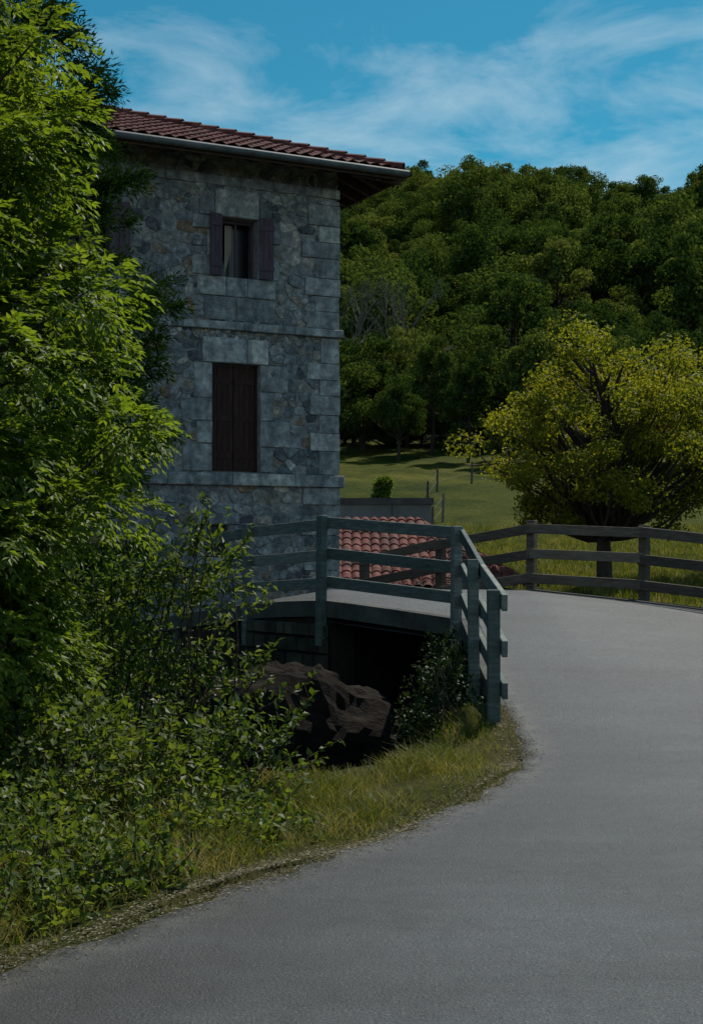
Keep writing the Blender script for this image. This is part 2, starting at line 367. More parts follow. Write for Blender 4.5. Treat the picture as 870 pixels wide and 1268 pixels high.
fence('wooden_fence',[(8.4,15.4),(7.3,17.0),(5.95,18.95),(4.25,20.75),(2.72,21.6),(1.4,22.55),(.22,23.5)],-1,[M_rail2])

# ---------------------------------------------------------------- stone house
house=empty('stone_house',(-.27,26,0),rad(27))
LW,DW=9.0,8.0; ZB=-2.6; ZT=8.75
open_=[(-2.29,-1.58,6.41,7.47),(-2.44,-1.535,2.96,4.88),(-2.53,-2.13,1.46,2.03),
       (-4.95,-4.24,6.41,7.47),(-5.1,-4.2,2.96,4.88),(-7.5,-6.8,6.41,7.47),(-7.6,-6.7,2.96,4.88)]
b=B()
xs=sorted({-LW,0,*[o[0] for o in open_],*[o[1] for o in open_]}); zs=sorted({ZB,ZT,*[o[2] for o in open_],*[o[3] for o in open_]})
for i in range(len(xs)-1):
    z0=None
    for j in range(len(zs)-1):
        cx=(xs[i]+xs[i+1])/2; c2=(zs[j]+zs[j+1])/2
        hole=any(o[0]<cx<o[1] and o[2]<c2<o[3] for o in open_)
        if not hole:
            if z0 is None: z0=zs[j]
        if hole and z0 is not None: b.box(xs[i],xs[i+1],0,.45,z0,zs[j]); z0=None
    if z0 is not None: b.box(xs[i],xs[i+1],0,.45,z0,ZT)
b.box(-.45,0,.45,DW,ZB,ZT); b.box(-LW,-LW+.45,.45,DW,ZB,ZT); b.box(-LW+.45,-.45,DW-.45,DW,ZB,ZT)
b.box(-LW+.45,-.45,.45,DW-.45,5.4,5.55)
b.obj('walls',[M_mortar],house)
def clip(poly,nx,ny,c):
    out=[]; m=len(poly)
    for i in range(m):
        p=poly[i];q=poly[(i+1)%m]; dp=nx*p[0]+ny*p[1]-c; dq=nx*q[0]+ny*q[1]-c
        if dp<=0: out.append(p)
        if (dp<0<dq) or (dq<0<dp):
            t=dp/(dp-dq); out.append((p[0]+(q[0]-p[0])*t,p[1]+(q[1]-p[1])*t))
    return out
def rubble(b,u0,u1,z0,z1,to3,skip):
    seeds=[]; z=z0
    while z<z1:
        h=random.choice([.07,.09,.12,.16,.2,.25]); u=u0-random.random()*.2
        while u<u1:
            wd=h*random.uniform(1.0,2.3); seeds.append((u+wd/2+random.uniform(-.05,.05),z+h/2+random.uniform(-.06,.06))); u+=wd
        z+=h
    S=np.array(seeds)
    for i,(su,sz) in enumerate(seeds):
        if any(s[0]-.14<su<s[1]+.14 and s[2]-.09<sz<s[3]+.12 for s in skip): continue
        d=(S[:,0]-su)**2*0.6+(S[:,1]-sz)**2; idx=np.argsort(d)[1:18]
        poly=[(su-.4,sz-.3),(su+.4,sz-.3),(su+.4,sz+.3),(su-.4,sz+.3)]
        for j in idx:
            nx=S[j,0]-su; ny=(S[j,1]-sz)*1.5; mx=(S[j,0]+su)/2; my=(S[j,1]+sz)/2
            poly=clip(poly,nx,ny,nx*mx+ny*my)
            if len(poly)<3: break
        if len(poly)<3: continue
        poly=[(min(max(p[0],u0),u1),min(max(p[1],z0),z1)) for p in poly]
        for s in skip:
            cx=[p for p in poly if s[0]<p[0]<s[1] and s[2]<p[1]<s[3]]
            if cx:
                if su<=s[0]: poly=[(min(p[0],s[0]),p[1]) for p in poly]
                elif su>=s[1]: poly=[(max(p[0],s[1]),p[1]) for p in poly]
                elif sz<=s[2]: poly=[(p[0],min(p[1],s[2])) for p in poly]
                elif sz>=s[3]: poly=[(p[0],max(p[1],s[3])) for p in poly]
        cu=sum(p[0] for p in poly)/len(poly); cv=sum(p[1] for p in poly)/len(poly)
        ch=[]
        for k in range(len(poly)):
            p=poly[k];q=poly[(k+1)%len(poly)]
            e=random.uniform(.1,.25); jx=random.uniform(-.012,.012); jz=random.uniform(-.012,.012)
            ch+=[(p[0]*(1-e)+q[0]*e,p[1]*(1-e)+q[1]*e),((p[0]+q[0])/2+jx,(p[1]+q[1])/2+jz),(p[0]*e+q[0]*(1-e),p[1]*e+q[1]*(1-e))]
        h=random.uniform(.002,.034); tx=random.uniform(-.12,.12); tz=random.uniform(-.12,.12)
        n=len(ch); V=[]; base=random.uniform(.84,1.0)
        for sc,hh in ((base,-.012),(base-.03,h*.75),(.76,h)):
            for p in ch:
                du=(p[0]-cu)*sc; dv=(p[1]-cv)*sc; V.append(to3(cu+du,cv+dv,hh+(du*tx+dv*tz if hh>0 else 0)))
        F=[]
        for r in range(2):
            for k in range(n): k2=(k+1)%n; F.append((r*n+k,r*n+k2,(r+1)*n+k2,(r+1)*n+k))
        F.append(tuple(2*n+k for k in range(n)))
        b.add(V,F)
b=B()
rubble(b,-LW,-.0,-.2,8.5,lambda u,v,h:(u,-h,v),open_)
rubble(b,.0,DW,-1.2,8.5,lambda u,v,h:(h,u,v),[])
b.obj('rubble_stones',[M_rubble],house)
b=B()
def block(x0,x1,z0,z1,pr=.05,g=.006,y1=.1):
    pr+=random.uniform(-.012,.006); x0+=g;x1-=g;z0+=g;z1-=g; c=.012
    j=lambda:random.uniform(-.006,.006)
    V=[(x0,y1,z0),(x1,y1,z0),(x1,y1,z1),(x0,y1,z1),(x0,-pr+c,z0),(x1,-pr+c,z0),(x1,-pr+c,z1),(x0,-pr+c,z1),
       (x0+c+j(),-pr+j(),z0+c+j()),(x1-c+j(),-pr+j(),z0+c+j()),(x1-c+j(),-pr+j(),z1-c+j()),(x0+c+j(),-pr+j(),z1-c+j())]
    b.add(V,[(0,1,5,4),(1,2,6,5),(2,3,7,6),(3,0,4,7),(4,5,9,8),(5,6,10,9),(6,7,11,10),(7,4,8,11),(8,9,10,11)])
z=-.2;k=0
while z<7.95:
    h=random.uniform(.26,.46); top=min(z+h,7.98)
    for lim0,lim1 in ((2.72,2.95),(5.45,5.62)):
        if z<lim0<top+.12: top=lim0
        if lim0<=z<lim1: z=lim1; top=z+h
    wq=(.62,.38)[k%2]+random.uniform(-.08,.1); wy=(.40,.62)[k%2]
    pr=.042+random.uniform(-.008,.008); g=.006
    b.box(-wq,pr,-pr,wy,z+g,top-g)
    z=top;k+=1
def jambs(xa,xb,z0,z1,wl=(.26,.46),sides=(0,1)):
    for sd in sides:
        z=z0;k=random.randint(0,1)
        while z<z1-.05:
            h=random.uniform(.24,.55); top=min(z+h,z1)
            if z1-top<.15: top=z1
            wd=wl[k%2]+random.uniform(-.05,.1)
            if sd==0: block(xa-wd,xa,z,top,.045,y1=.2)
            else: block(xb,xb+wd,z,top,.045,y1=.2)
            z=top;k+=1
for (x0,x1,z0,z1) in open_:
    if z1>7: 
        jambs(x0,x1,z0,z1); block(x0-.12,x1+.02,z1,z1+.5,.055,y1=.3); block(x1+.02,x1+.26,z1,z1+.36); block(x0-.4,x0-.12,z1,z1+.3)
        xx=[x0-.45,x0+.1,x1-.2,x1+.35]
        for a,c in zip(xx[:-1],xx[1:]): block(a,c,6.06,z0,.05,y1=.3)
        xx=[x0-.32,x0+.3,x1+.28]
        for a,c in zip(xx[:-1],xx[1:]): block(a,c,5.63,6.06,.045)
    elif z1>4:
        jambs(x0,x1,z0,z1,(.3,.52)); xm=(x0+x1)/2+.2; block(x0-.2,xm,z1,z1+.45,.055,y1=.3); block(xm,x1+.16,z1,z1+.45,.055,y1=.3)
    else:
        block(x0-.2,x1+.2,z1,z1+.22,.05,y1=.3); block(x0-.18,x1+.16,z0-.16,z0,.05,y1=.3)
        block(x0-.2,x0,z0,z1,.04,y1=.3); block(x1,x1+.2,z0,z1,.04,y1=.3)
for (z0,z1,pr) in ((2.72,2.94,.11),(5.46,5.61,.10),(8.02,8.2,.05)):
    x=-LW
    while x<-.02:
        x2=min(x+random.uniform(.9,1.5),pr if x>-1.2 else 0)
        if x>-1.2: x2=pr
        block(x,x2,z0,z1,pr,.003); x=x2
    b.box(pr-.25,pr-.005,.105,DW,z0+.003,z1-.003)
for _ in range(26):
    x=random.uniform(-8.6,-.8); z=random.uniform(.2,7.6); wd=random.uniform(.25,.5); h=random.uniform(.16,.28)
    if any(o[0]-.75<x+wd and x<o[1]+.55 and o[2]-.9<z+h and z<o[3]+.6 for o in open_): continue
    if any(z<q1 and z+h>q0 for q0,q1 in ((2.6,3.0),(5.4,5.65))): continue
    block(x,x+wd,z,z+h,.04)
b.obj('dressed_stones',[M_dressed],house,bevel=.006)
b=B()
for (x0,x1,z0,z1) in open_:
    if z1>7:
        b.box(x0,x1,.42,.44,z0,z1,0)
        for q in (x0+.0,x1-.05): b.box(q,q+.05,.2,.26,z0,z1,2)
        b.box(x0+.05,x1-.05,.2,.26,z1-.06,z1,2)
        b.box(x0+.36,x0+.40,.22,.25,z0,z1-.06,2)
        n=5
        for i in range(n):
            xa=x0+.2+i*.03; yy=.30+.015*(i%2)
            zb=z0+.1+.1*i
            b.add([(xa,yy,zb),(xa+.03,.30+.015*((i+1)%2),zb+.1),(xa+.03,.30+.015*((i+1)%2),z1-.07),(xa,yy,z1-.07)],[(0,1,2,3)],3)
        for sgn,xh in ((-1,x0),(1,x1)):
            wv=Vector((sgn*.25,-.10,0)); p0=Vector((xh,-.065,0)); 
            for j in range(3):
                a=p0+wv*(j/3); c=p0+wv*((j+.94)/3)
                nn=Vector((wv.y,-wv.x,0)).normalized()*.018
                V=[(a+nn),(c+nn),(c-nn),(a-nn)]
                V=[(v.x,v.y,z0+.0) for v in V]+[(v.x,v.y,z1+.03) for v in V]
                b.add(V,[(0,3,2,1),(4,5,6,7),(0,1,5,4),(1,2,6,5),(2,3,7,6),(3,0,4,7)],1)
            for zc in (z0+.18,z1-.16):
                a=p0+Vector((0,-.03,zc)); c=p0+wv+Vector((0,-.03,zc)); b.beam(a,c,.02,.07,1)
    elif z1>4:
        xm=(x0+x1)/2; n=4
        for half in ((x0+.04,xm-.004),(xm+.004,x1-.04)):
            wd=(half[1]-half[0])/n
            for i in range(n): b.box(half[0]+i*wd+.003,half[0]+(i+1)*wd-.003,.13,.17,z0+.03,z1-.03,4)
            for zc in (z0+.3,(z0+z1)/2,z1-.3): b.box(half[0]+.01,half[1]-.01,.115,.13,zc-.05,zc+.05,4)
        b.box(x0,x1,.172,.2,z0,z1,0)
        b.box(x0,x0+.04,.1,.18,z0,z1,4); b.box(x1-.04,x1,.1,.18,z0,z1,4)
    else:
        b.box(x0,x1,.25,.28,z0,z1,0)
        for i in range(5): xx=x0+.05+i*.075; b.box(xx,xx+.018,.05,.068,z0,z1,5)
        b.box(x0,x1,.07,.085,(z0+z1)/2-.01,(z0+z1)/2+.01,5)
b.obj('windows_and_shutters',[M_dark,M_shutter,M_shutter,M_curtain,M_door,M_iron],house)
# roof
def tiles(name,A,U,Vd,Lu,H,pitch,parent,kl=1.0,kr=1.0,pu=.23,pv=.36,mat=M_tile):
    A=np.array(A,float);U=np.array(U,float);Vd=np.array(Vd,float)
    us=np.arange(0,Lu+1e-6,pu/8); nv=int(math.ceil(H/pv)); vs=[];of=[]
    for k in range(nv):
        vs+=[k*pv,min((k+1)*pv,H)-.0005]; of+=[.04,.012]
    vs=np.array(vs);of=np.array(of)
    UU,VV=np.meshgrid(us,vs); OF=np.repeat(of[:,None],len(us),1)
    UU=np.clip(UU,VV*kl,Lu-VV*kr); UU=np.where(VV*kl>Lu-VV*kr,Lu*kl/max(kl+kr,1e-6),UU)
    ph=(UU/pu)%1.0; hsh=np.abs(np.sin(np.floor(UU/pu)*12.9+np.floor(VV/pv+.01)*78.2)*43758)%1
    h=.06*np.sin(math.pi*ph)**.7*(1-.2*hsh)+OF+(hsh-.5)*.02
    h=np.where(ph<.02,OF,h)
    P=A+UU[...,None]*U+VV[...,None]*Vd; P[...,2]+=VV*pitch+h
    np_obj(name,P,gridfaces(*UU.shape),[mat],parent,smooth=False)
oh=.9; EZ=8.44; pit=.39; H=(DW+2*oh)/2; LL=LW+2*oh
roof=empty('roof',parent=house)
tiles('tiles_front',(-LW-oh,-oh,EZ),(1,0,0),(0,1,0),LL,H,pit,roof)
tiles('tiles_right',(oh,-oh,EZ),(0,1,0),(-1,0,0),DW+2*oh,H,pit,roof)
tiles('tiles_back',(oh,DW+oh,EZ),(-1,0,0),(0,-1,0),LL,H,pit,roof)
tiles('tiles_left',(-LW-oh,DW+oh,EZ),(0,-1,0),(1,0,0),DW+2*oh,H,pit,roof)
b=B()
az=EZ+H*pit
c=[Vector((-LW-oh,-oh,EZ)),Vector((oh,-oh,EZ)),Vector((oh,DW+oh,EZ)),Vector((-LW-oh,DW+oh,EZ))]
r0=Vector((-LW-oh+H,DW/2,az)); r1=Vector((oh-H,DW/2,az))
dn=Vector((0,0,-.05))
b.add([c[0]+dn,c[1]+dn,c[2]+dn,c[3]+dn,r0+dn,r1+dn],[(0,4,5,1),(1,5,2),(2,5,4,3),(3,4,0)],0)
x=-LW-oh+.25
while x<oh: 
    w_=min(1.2,max(.15,oh-x+.02)); b.beam((x,-oh+.06,EZ-.13),(x,-oh+w_,EZ-.13+pit*(w_-.06)),.09,.12,0); x+=.48
y=-oh+.25
while y<DW+oh:
    w_=min(1.2,max(.15,y+oh)); b.beam((oh-.06,y,EZ-.13),(oh-w_,y,EZ-.13+pit*(w_-.06)),.09,.12,0); y+=.48
b.beam((oh-.03,-oh+.03,EZ-.16),(-.2,.2,EZ-.16+pit*1.1),.14,.16,0)
b.box(-LW-oh,oh,-oh-.01,-oh+.02,EZ-.16,EZ-.01,0); b.box(oh-.02,oh+.01,-oh+.02,DW+oh,EZ-.16,EZ-.01,0)
b.obj('eaves_woodwork',[M_eave],roof)
b=B()
b.tube([(-LW-oh,-oh-.08,EZ-.055),(oh+.06,-oh-.08,EZ-.055)],[.065,.065],12)
b.tube([(oh+.08,-oh-.08,EZ-.055),(oh+.08,DW+oh,EZ-.055)],[.055,.055],10)
b.obj('gutter',[M_zinc],roof,smooth=True)
b=B()
for (p,q) in ((c[1],r1),(c[0],r0),(c[2],r1),(c[3],r0),(r0,r1)):
    n=max(2,int((q-p).length/.36))
    for i in range(n):
        a=p.lerp(q,i/n)+Vector((0,0,.07)); e=p.lerp(q,(i+1.12)/n)+Vector((0,0,.04)); b.tube([a,e],[.10,.085],8)
b.obj('hip_tiles',[M_tile],roof)

# ---------------------------------------------------------------- annex with tiled roof
annex=empty('tiled_roof_outbuilding')
b=B(); b.box(-.6,3.2,28.3,31.6,-1.8,.80,0); b.box(-.6,2.2,31.0,31.6,.8,2.1,0)
b.obj('walls',[M_concrete],annex)
tiles('roof_tiles',(-.8,28.0,.82),(1,0,0),(0,1,0),4.5,3.6,.40,annex,0.0,.62,.2,.34)
tiles('roof_tiles_side',(3.7,28.0,.82),(0,1,0),(-.62,0,0),3.6,3.6,.40,annex,1.0,.0,.2,.34)
terr_=empty('concrete_terrace')
b=B(); b.box(-.5,1.8,32.2,35,-1.2,2.62,0); b.box(-.56,1.86,32.12,35.06,2.62,2.76,1); b.box(.9,.93,32.17,32.2,.5,2.6,1)
b.obj('terrace_block',[simple_noise_mat('painted_render',[(0.3,(0.16,0.19,0.21)),(0.7,(0.26,0.29,0.31))],2),M_zinc],terr_)

# ---------------------------------------------------------------- foliage generators
def rdir(n): return unit(RNG.normal(size=(n,3)))
def leafgeo(P,D,N,Ln,W,fold=.12):
    D=unit(D); S=unit(np.cross(D,N)); N2=np.cross(S,D)
    Ln=np.asarray(Ln).reshape(-1,1); W=np.asarray(W).reshape(-1,1)
    v0=P; v1=P+D*Ln*.42-S*W*.5+N2*W*fold; v2=P+D*Ln-N2*Ln*.08; v3=P+D*Ln*.42+S*W*.5+N2*W*fold
    return np.stack([v0,v1,v2,v3],1).reshape(-1,3)
def leafobj(name,V,mat,parent):
    n=len(V)//4; F=np.arange(n*4).reshape(n,4); return np_obj(name,V,F,[mat],parent)
def compound(P,D,ln,ll,lw,pairs=4):
    n=len(P); up=np.tile([0,0,1.],(n,1)); D=unit(D); S=unit(np.cross(D,up)+1e-3*rdir(n)); N=np.cross(S,D)
    out=[]
    for k in range(pairs):
        s=.25+.68*k/(pairs-1)
        for sg in (-1,1):
            base=P+D*(ln*s)[:,None]+np.array([0,0,-1.])*(ln*s*s*.35)[:,None]
            dd=D*.65+S*sg*.8+np.array([0,0,-.35])+RNG.normal(0,.18,(n,3))
            out.append(leafgeo(base,dd,N+RNG.normal(0,.35,(n,3)),ll*RNG.uniform(.8,1.15,n),lw*RNG.uniform(.8,1.2,n)))
    base=P+D*ln[:,None]*.95+np.array([0,0,-1.])*(ln*.32)[:,None]
    out.append(leafgeo(base,D+np.array([0,0,-.5]),N,ll*np.ones(n),lw*np.ones(n)))
    return np.concatenate(out)
def limb(b,p0,p1,r0,r1,seg=6,wob=.12,sag=.0,n=6):
    p0=np.array(p0,float);p1=np.array(p1,float); L_=np.linalg.norm(p1-p0); pts=[];rr=[]
    off=RNG.normal(0,wob*L_*.4,3)
    for i in range(seg+1):
        t=i/seg; p=p0*(1-t)+p1*t+off*math.sin(math.pi*t)+RNG.normal(0,wob*L_*.06,3)*(0<i<seg)
        p[2]+=sag*L_*math.sin(math.pi*t); pts.append(p); rr.append(r0*(1-t)+r1*t)
    b.tube(pts,rr,n); return pts

# ---- ash tree (left foreground)
ash=empty('ash_tree',(-3.25,9.1,0))
zp=[-1.2,.2,.7,1.5,2.16,2.6,3.3,3.9,4.4,5.1,6.0,7.0]; rp=[.3,1.35,1.62,1.8,2.05,2.12,1.88,1.68,1.5,1.34,1.0,.2]
cent=[]
while len(cent)<240:
    z=RNG.uniform(-.1,6.8); r=np.interp(z,zp,rp)
    if len(cent)<160: a=RNG.uniform(0,2*math.pi); q=RNG.uniform(.25,1)**.55
    else: a=rad(RNG.uniform(-75,30)); q=RNG.uniform(.55,1)**.7; z=RNG.uniform(.6,4.4); r=np.interp(z,zp,rp)
    rr=max(.05,(r-.22)*q)*RNG.uniform(.85,1.1); cent.append((rr*math.cos(a),rr*math.sin(a),z))
cent=np.array(cent); b=B()
limb(b,(0.1,0,-2.2),(0,0,4.6),.15,.05,10,.04,n=10)
limb(b,(0.05,0,-1.2),(.6,-.3,2.2),.09,.03,7,.08)
Vs=[]
for c_ in cent:
    zt=np.clip(c_[2]-np.hypot(c_[0],c_[1])*.8,-1,4.5)
    limb(b,(0,0,zt),c_,.028,.006,5,.12,n=4)
    n=56; rad_=RNG.uniform(.16,.34)
    d=rdir(n); P=c_+d*(rad_*RNG.uniform(.1,1,n)**.5)[:,None]*np.array([1,1,.7])
    out=unit(c_*np.array([1,1,.15])); D=unit(d*.7+out*.5+np.array([0,0,-.1])+RNG.normal(0,.25,(n,3)))
    Vs.append(compound(P,D,RNG.uniform(.13,.19,n),.066,.030))
leafobj('foliage',np.concatenate(Vs),M_ash,ash); b.obj('trunk_and_limbs',[M_bark],ash,smooth=True)

# ---- generic shrub
def shrub(name,base,lobes,leaf,lw,mat,per,shoots=20,shl=.6):
    root=empty(name,base); b=B(); Vs=[]
    for (cx,cy,cz_,rx,rz_) in lobes:
        n=int(per*rx*rx/.25); d=rdir(n); P=np.array([cx,cy,cz_])+d*(RNG.uniform(.15,1,n)**.45)[:,None]*np.array([rx,rx,rz_])
        g=np.sin(P[:,0]*11+cx*5)+np.sin(P[:,1]*9+1)+np.sin(P[:,2]*12+2); keep=g>-1.0
        P=P[keep]; d=d[keep]; n=len(P)
        D=unit(d*.6+RNG.normal(0,.6,(n,3))+np.array([0,0,.1])); N=unit(np.array([0,0,1.])+d*.5+RNG.normal(0,.55,(n,3)))
        Vs.append(leafgeo(P,D,N,leaf*RNG.uniform(.6,1.25,n),lw*RNG.uniform(.7,1.2,n)))
        for _ in range(5): 
            limb(b,(cx*.3+RNG.uniform(-.1,.1),cy*.3,-.4),(cx+RNG.uniform(-.6,.6)*rx,cy+RNG.uniform(-.6,.6)*rx,cz_+rz_*RNG.uniform(-.2,.8)),.014,.004,6,.12,n=4)
        for _ in range(shoots):
            dd=unit(RNG.normal(size=3)+np.array([0,0,.7])); p0=np.array([cx,cy,cz_])+dd*np.array([rx,rx,rz_])*.6; ln=shl*RNG.uniform(.5,1)
            p1=p0+unit(dd+np.array([0,0,.35]))*ln; pts=np.array(limb(b,p0,p1,.006,.002,6,.1,-.05,n=3))
            m=14; t=np.linspace(.25,1,m)*6; i=np.minimum(t.astype(int),5); f=(t-i)[:,None]; P=pts[i]*(1-f)+pts[i+1]*f
            sd=RNG.normal(0,1,(m,3)); Vs.append(leafgeo(P,unit(sd+dd*.6),unit(np.array([0,0,1.])+RNG.normal(0,.4,(m,3))),leaf*RNG.uniform(.7,1.2,m),lw*RNG.uniform(.8,1.2,m)))
    leafobj('foliage',np.concatenate(Vs),mat,root); b.obj('stems',[M_bark],root,smooth=True); return root
shrub('hazel_shrub',(-1.75,8.5,-.5),[(0,0,.75,.6,.5),(.45,.1,.55,.5,.45),(.8,.35,.5,.42,.42),(-.5,.1,1.0,.6,.5),(.2,-.5,.4,.5,.4),(-.7,-.5,.6,.6,.5),(.6,-.3,.3,.5,.4),(-.2,.6,.9,.6,.55),(.95,.7,.7,.38,.42),(1.0,-.35,.35,.35,.32),(.75,-.8,.4,.32,.3),(1.15,.9,.6,.32,.34)],.062,.042,M_shrub,850,14,.5)
shrub('bramble_shrub',(-1.45,6.75,-.35),[(0,0,.35,.42,.34),(-.45,-.35,.3,.42,.32),(.25,.35,.3,.4,.32),(-.5,.3,.55,.5,.4),(-.2,.7,.4,.45,.4),(-.9,-.9,.3,.4,.3),(-.06,-.52,.3,.34,.26),(.42,.12,.32,.34,.27),(.72,.9,.35,.38,.3),(-.42,-1.0,.3,.32,.26),(.2,-.22,.3,.34,.27),(-.8,-1.6,.3,.36,.28),(1.0,1.25,.3,.3,.25),(-1.25,-2.3,.3,.42,.3),(-.12,-.85,.25,.24,.2),(.5,-.02,.25,.24,.2),(-.35,-1.25,.27,.24,.2),(.16,-.5,.25,.24,.2)],.05,.034,M_shrub,850,8,.25)
shrub('elder_shrub',(-1.9,11.0,-1.3),[(0,0,2.0,.65,.6),(.5,.1,2.2,.5,.5),(-.6,.2,2.3,.7,.6),(.3,-.4,1.4,.6,.6),(-.4,-.4,1.5,.7,.6),(.85,.1,2.75,.25,.3),(.95,0,1.6,.42,.5),(.1,.2,2.7,.4,.35),(-.9,.1,2.8,.5,.4),(.6,.1,2.7,.3,.3)],.07,.036,M_shrub,700,14,.55)
shrub('willow_shrub',(-3.4,7.8,-.6),[(0,0,.8,.8,.6),(.6,-.5,.6,.6,.5),(.3,.6,1.2,.7,.6),(-.8,0,1.1,.8,.7)],.065,.03,M_shrub,600,8,.4)
shrub('ivy_mass',(.95,13.6,-1.0),[(0,0,1.0,.42,.5),(-.15,.3,.6,.45,.5),(.05,-.5,.5,.4,.45),(.05,1.0,1.2,.36,.45),(.05,1.8,1.35,.3,.4),(-.1,-.2,1.4,.25,.2),(-.3,-.3,.8,.35,.35),(.05,2.6,1.3,.3,.35),(-.1,1.4,.9,.4,.5)],.045,.04,M_ivy,1200,4,.25)
shrub('river_bank_shrub',(-2.6,15.2,-1.6),[(0,0,1.2,.9,.8),(.9,.6,1.0,.6,.6),(-1,0,1.4,.9,.8),(.1,1.2,1.7,.8,.6),(1.3,-.6,1.0,.5,.45),(1.2,2.6,1.5,.5,.45)],.07,.04,M_ivy,450,6,.4)
# ---- conifer
con=empty('conifer_tree',(-3.55,16.0,-1.0))
b=B(); limb(b,(0,0,0),(0,0,9.2),.18,.02,10,.01,n=8); Vs=[]
for i in range(240):
    z=RNG.uniform(1.0,9.0); a=RNG.uniform(0,2*math.pi); r=np.interp(z,[1,4,6,7,8.1,9.1],[1.35,1.6,1.5,1.15,.65,.15])*RNG.uniform(.65,1.08)
    p0=np.array([0,0,z-.15]); p1=np.array([r*math.cos(a),r*math.sin(a),z+.18*r])
    pts=np.array(limb(b,p0,p1,.022,.004,6,.05,.08,n=4)); m=int(75*max(r,.3))
    t=RNG.uniform(.2,1,m)**.7*6; ii=np.minimum(t.astype(int),5); f=(t-ii)[:,None]; P=pts[ii]*(1-f)+pts[ii+1]*f
    od=unit(p1-p0)
    for s in range(6):
        sd=RNG.normal(0,1,(m,3)); D=unit(od*.7+sd*.6+np.array([0,0,-.35])); Q=P+D*RNG.uniform(0,.2,m)[:,None]
        Vs.append(leafgeo(Q,D+RNG.normal(0,.3,(m,3)),rdir(m),RNG.uniform(.05,.11,m),RNG.uniform(.014,.026,m)))
leafobj('needles',np.concatenate(Vs),M_conifer,con); b.obj('trunk_and_limbs',[M_bark],con,smooth=True)

# ---- broadleaf tree mesh
def broadleaf(rx,rz,cz_,trunk_r,nl,per,leaf,lobe,mat,seed,lowcut=-.75,aspect=.62,base=-.6,vary=.15):
    b=B(); top=cz_+rz*.4
    limb(b,(0,0,base),(RNG.normal(0,.03)*rx,0,top),trunk_r,trunk_r*.25,9,.03,n=9)
    Vs=[]; 
    for i in range(nl):
        while True:
            d=rdir(1)[0]
            if d[2]>lowcut: break
        q=RNG.uniform(.2,1)**.45; bulge=1+vary*math.sin(3*math.atan2(d[1],d[0])+seed)+vary*.7*math.sin(5*d[2]+seed*2)
        c_=np.array([0,0,cz_])+d*np.array([rx,rx,rz])*q*RNG.uniform(.8,1.0)*bulge
        lr=lobe*RNG.uniform(.6,1.3)
        z0=np.clip(c_[2]-np.hypot(c_[0],c_[1])*.9,cz_-rz*.8,top)
        limb(b,(0,0,z0),c_,trunk_r*.3,trunk_r*.05,6,.16,n=4)
        n=per; e=rdir(n); P=c_+e*(lr*RNG.uniform(.25,1.05,n)**.5)[:,None]*np.array([1,1,.68])
        N=unit(e+RNG.normal(0,.5,(n,3))+np.array([0,0,.3])); D=unit(np.cross(N,rdir(n)))
        Vs.append(leafgeo(P-D*leaf*.5,D,N,leaf*RNG.uniform(.6,1.3,n),leaf*aspect*RNG.uniform(.7,1.2,n)))
    V=np.concatenate(Vs); nb=len(b.v)
    nq=len(V)//4; tv=np.array([tuple(p) for p in b.v],dtype=np.float32); tf=np.array(b.f)
    AV=np.concatenate([tv,V]); AF=np.concatenate([tf,np.arange(nq*4).reshape(nq,4)+nb])
    return np_mesh('broadleaf',AV,AF,[M_bark,mat],False,np.concatenate([np.zeros(len(tf)),np.ones(nq)]))
wt=bpy.data.objects.new('walnut_tree',broadleaf(2.75,2.5,3.05,.19,200,200,.085,.40,M_walnut,1,lowcut=-.85,vary=.12)); wt.location=(5.05,28.2,.75); link(wt)
wt=bpy.data.objects.new('walnut_tree',broadleaf(2.8,2.6,3.3,.2,160,200,.10,.5,M_walnut,2)); wt.location=(8.7,30.6,.85); wt.scale=(1.05,1.05,1.0); link(wt)
# ---- forest
protos=[broadleaf(3.4,4.2,5.0,.22,64,180,.27,.95,M_forest,3),broadleaf(3.0,3.6,4.8,.2,50,200,.26,.95,M_forest,4),
        broadleaf(3.9,3.8,4.6,.25,76,170,.28,1.0,M_forest,5),broadleaf(2.2,4.6,5.4,.18,48,190,.25,.75,M_forest,6)]
forest=empty('hillside_forest')
cnt=0
y=93.0
while y<300:
    halfw=min(150,y*.42+18); x=-halfw+RNG.uniform(0,5)
    while x<halfw:
        xx=x+RNG.uniform(-2.6,2.6); yy=y+RNG.uniform(-2.6,2.6)
        s=RNG.uniform(.6,1.55)*(.8 if y<100 else 1.0)
        o=bpy.data.objects.new('forest_tree',protos[int(RNG.integers(0,4))]); o.location=(xx,yy,float(terr(np.array(xx),np.array(yy)))-.4-.6*max(0,s-1.2))
        o.scale=(s*RNG.uniform(.9,1.15),s*RNG.uniform(.9,1.15),s*RNG.uniform(.85,1.2)); o.rotation_euler=(0,0,RNG.uniform(0,6.28)); link(o,forest); cnt+=1
        x+=RNG.uniform(4.8,8.6)
    y+=6.0+ (y-93)*.012
print('forest',cnt)
edge=empty('meadow_edge_trees')
for i in range(46):
    xx=RNG.uniform(-12,36); yy=RNG.uniform(86,93) if RNG.uniform()<.8 else RNG.uniform(70,88)*1.0
    if yy<86 and xx<7: continue
    s=RNG.uniform(.22,.42); o=bpy.data.objects.new('bush',protos[int(RNG.integers(0,3))]); o.location=(xx,yy,float(terr(np.array(xx),np.array(yy)))-s*1.6)
    o.scale=(s*1.5,s*1.5,s); link(o,edge)
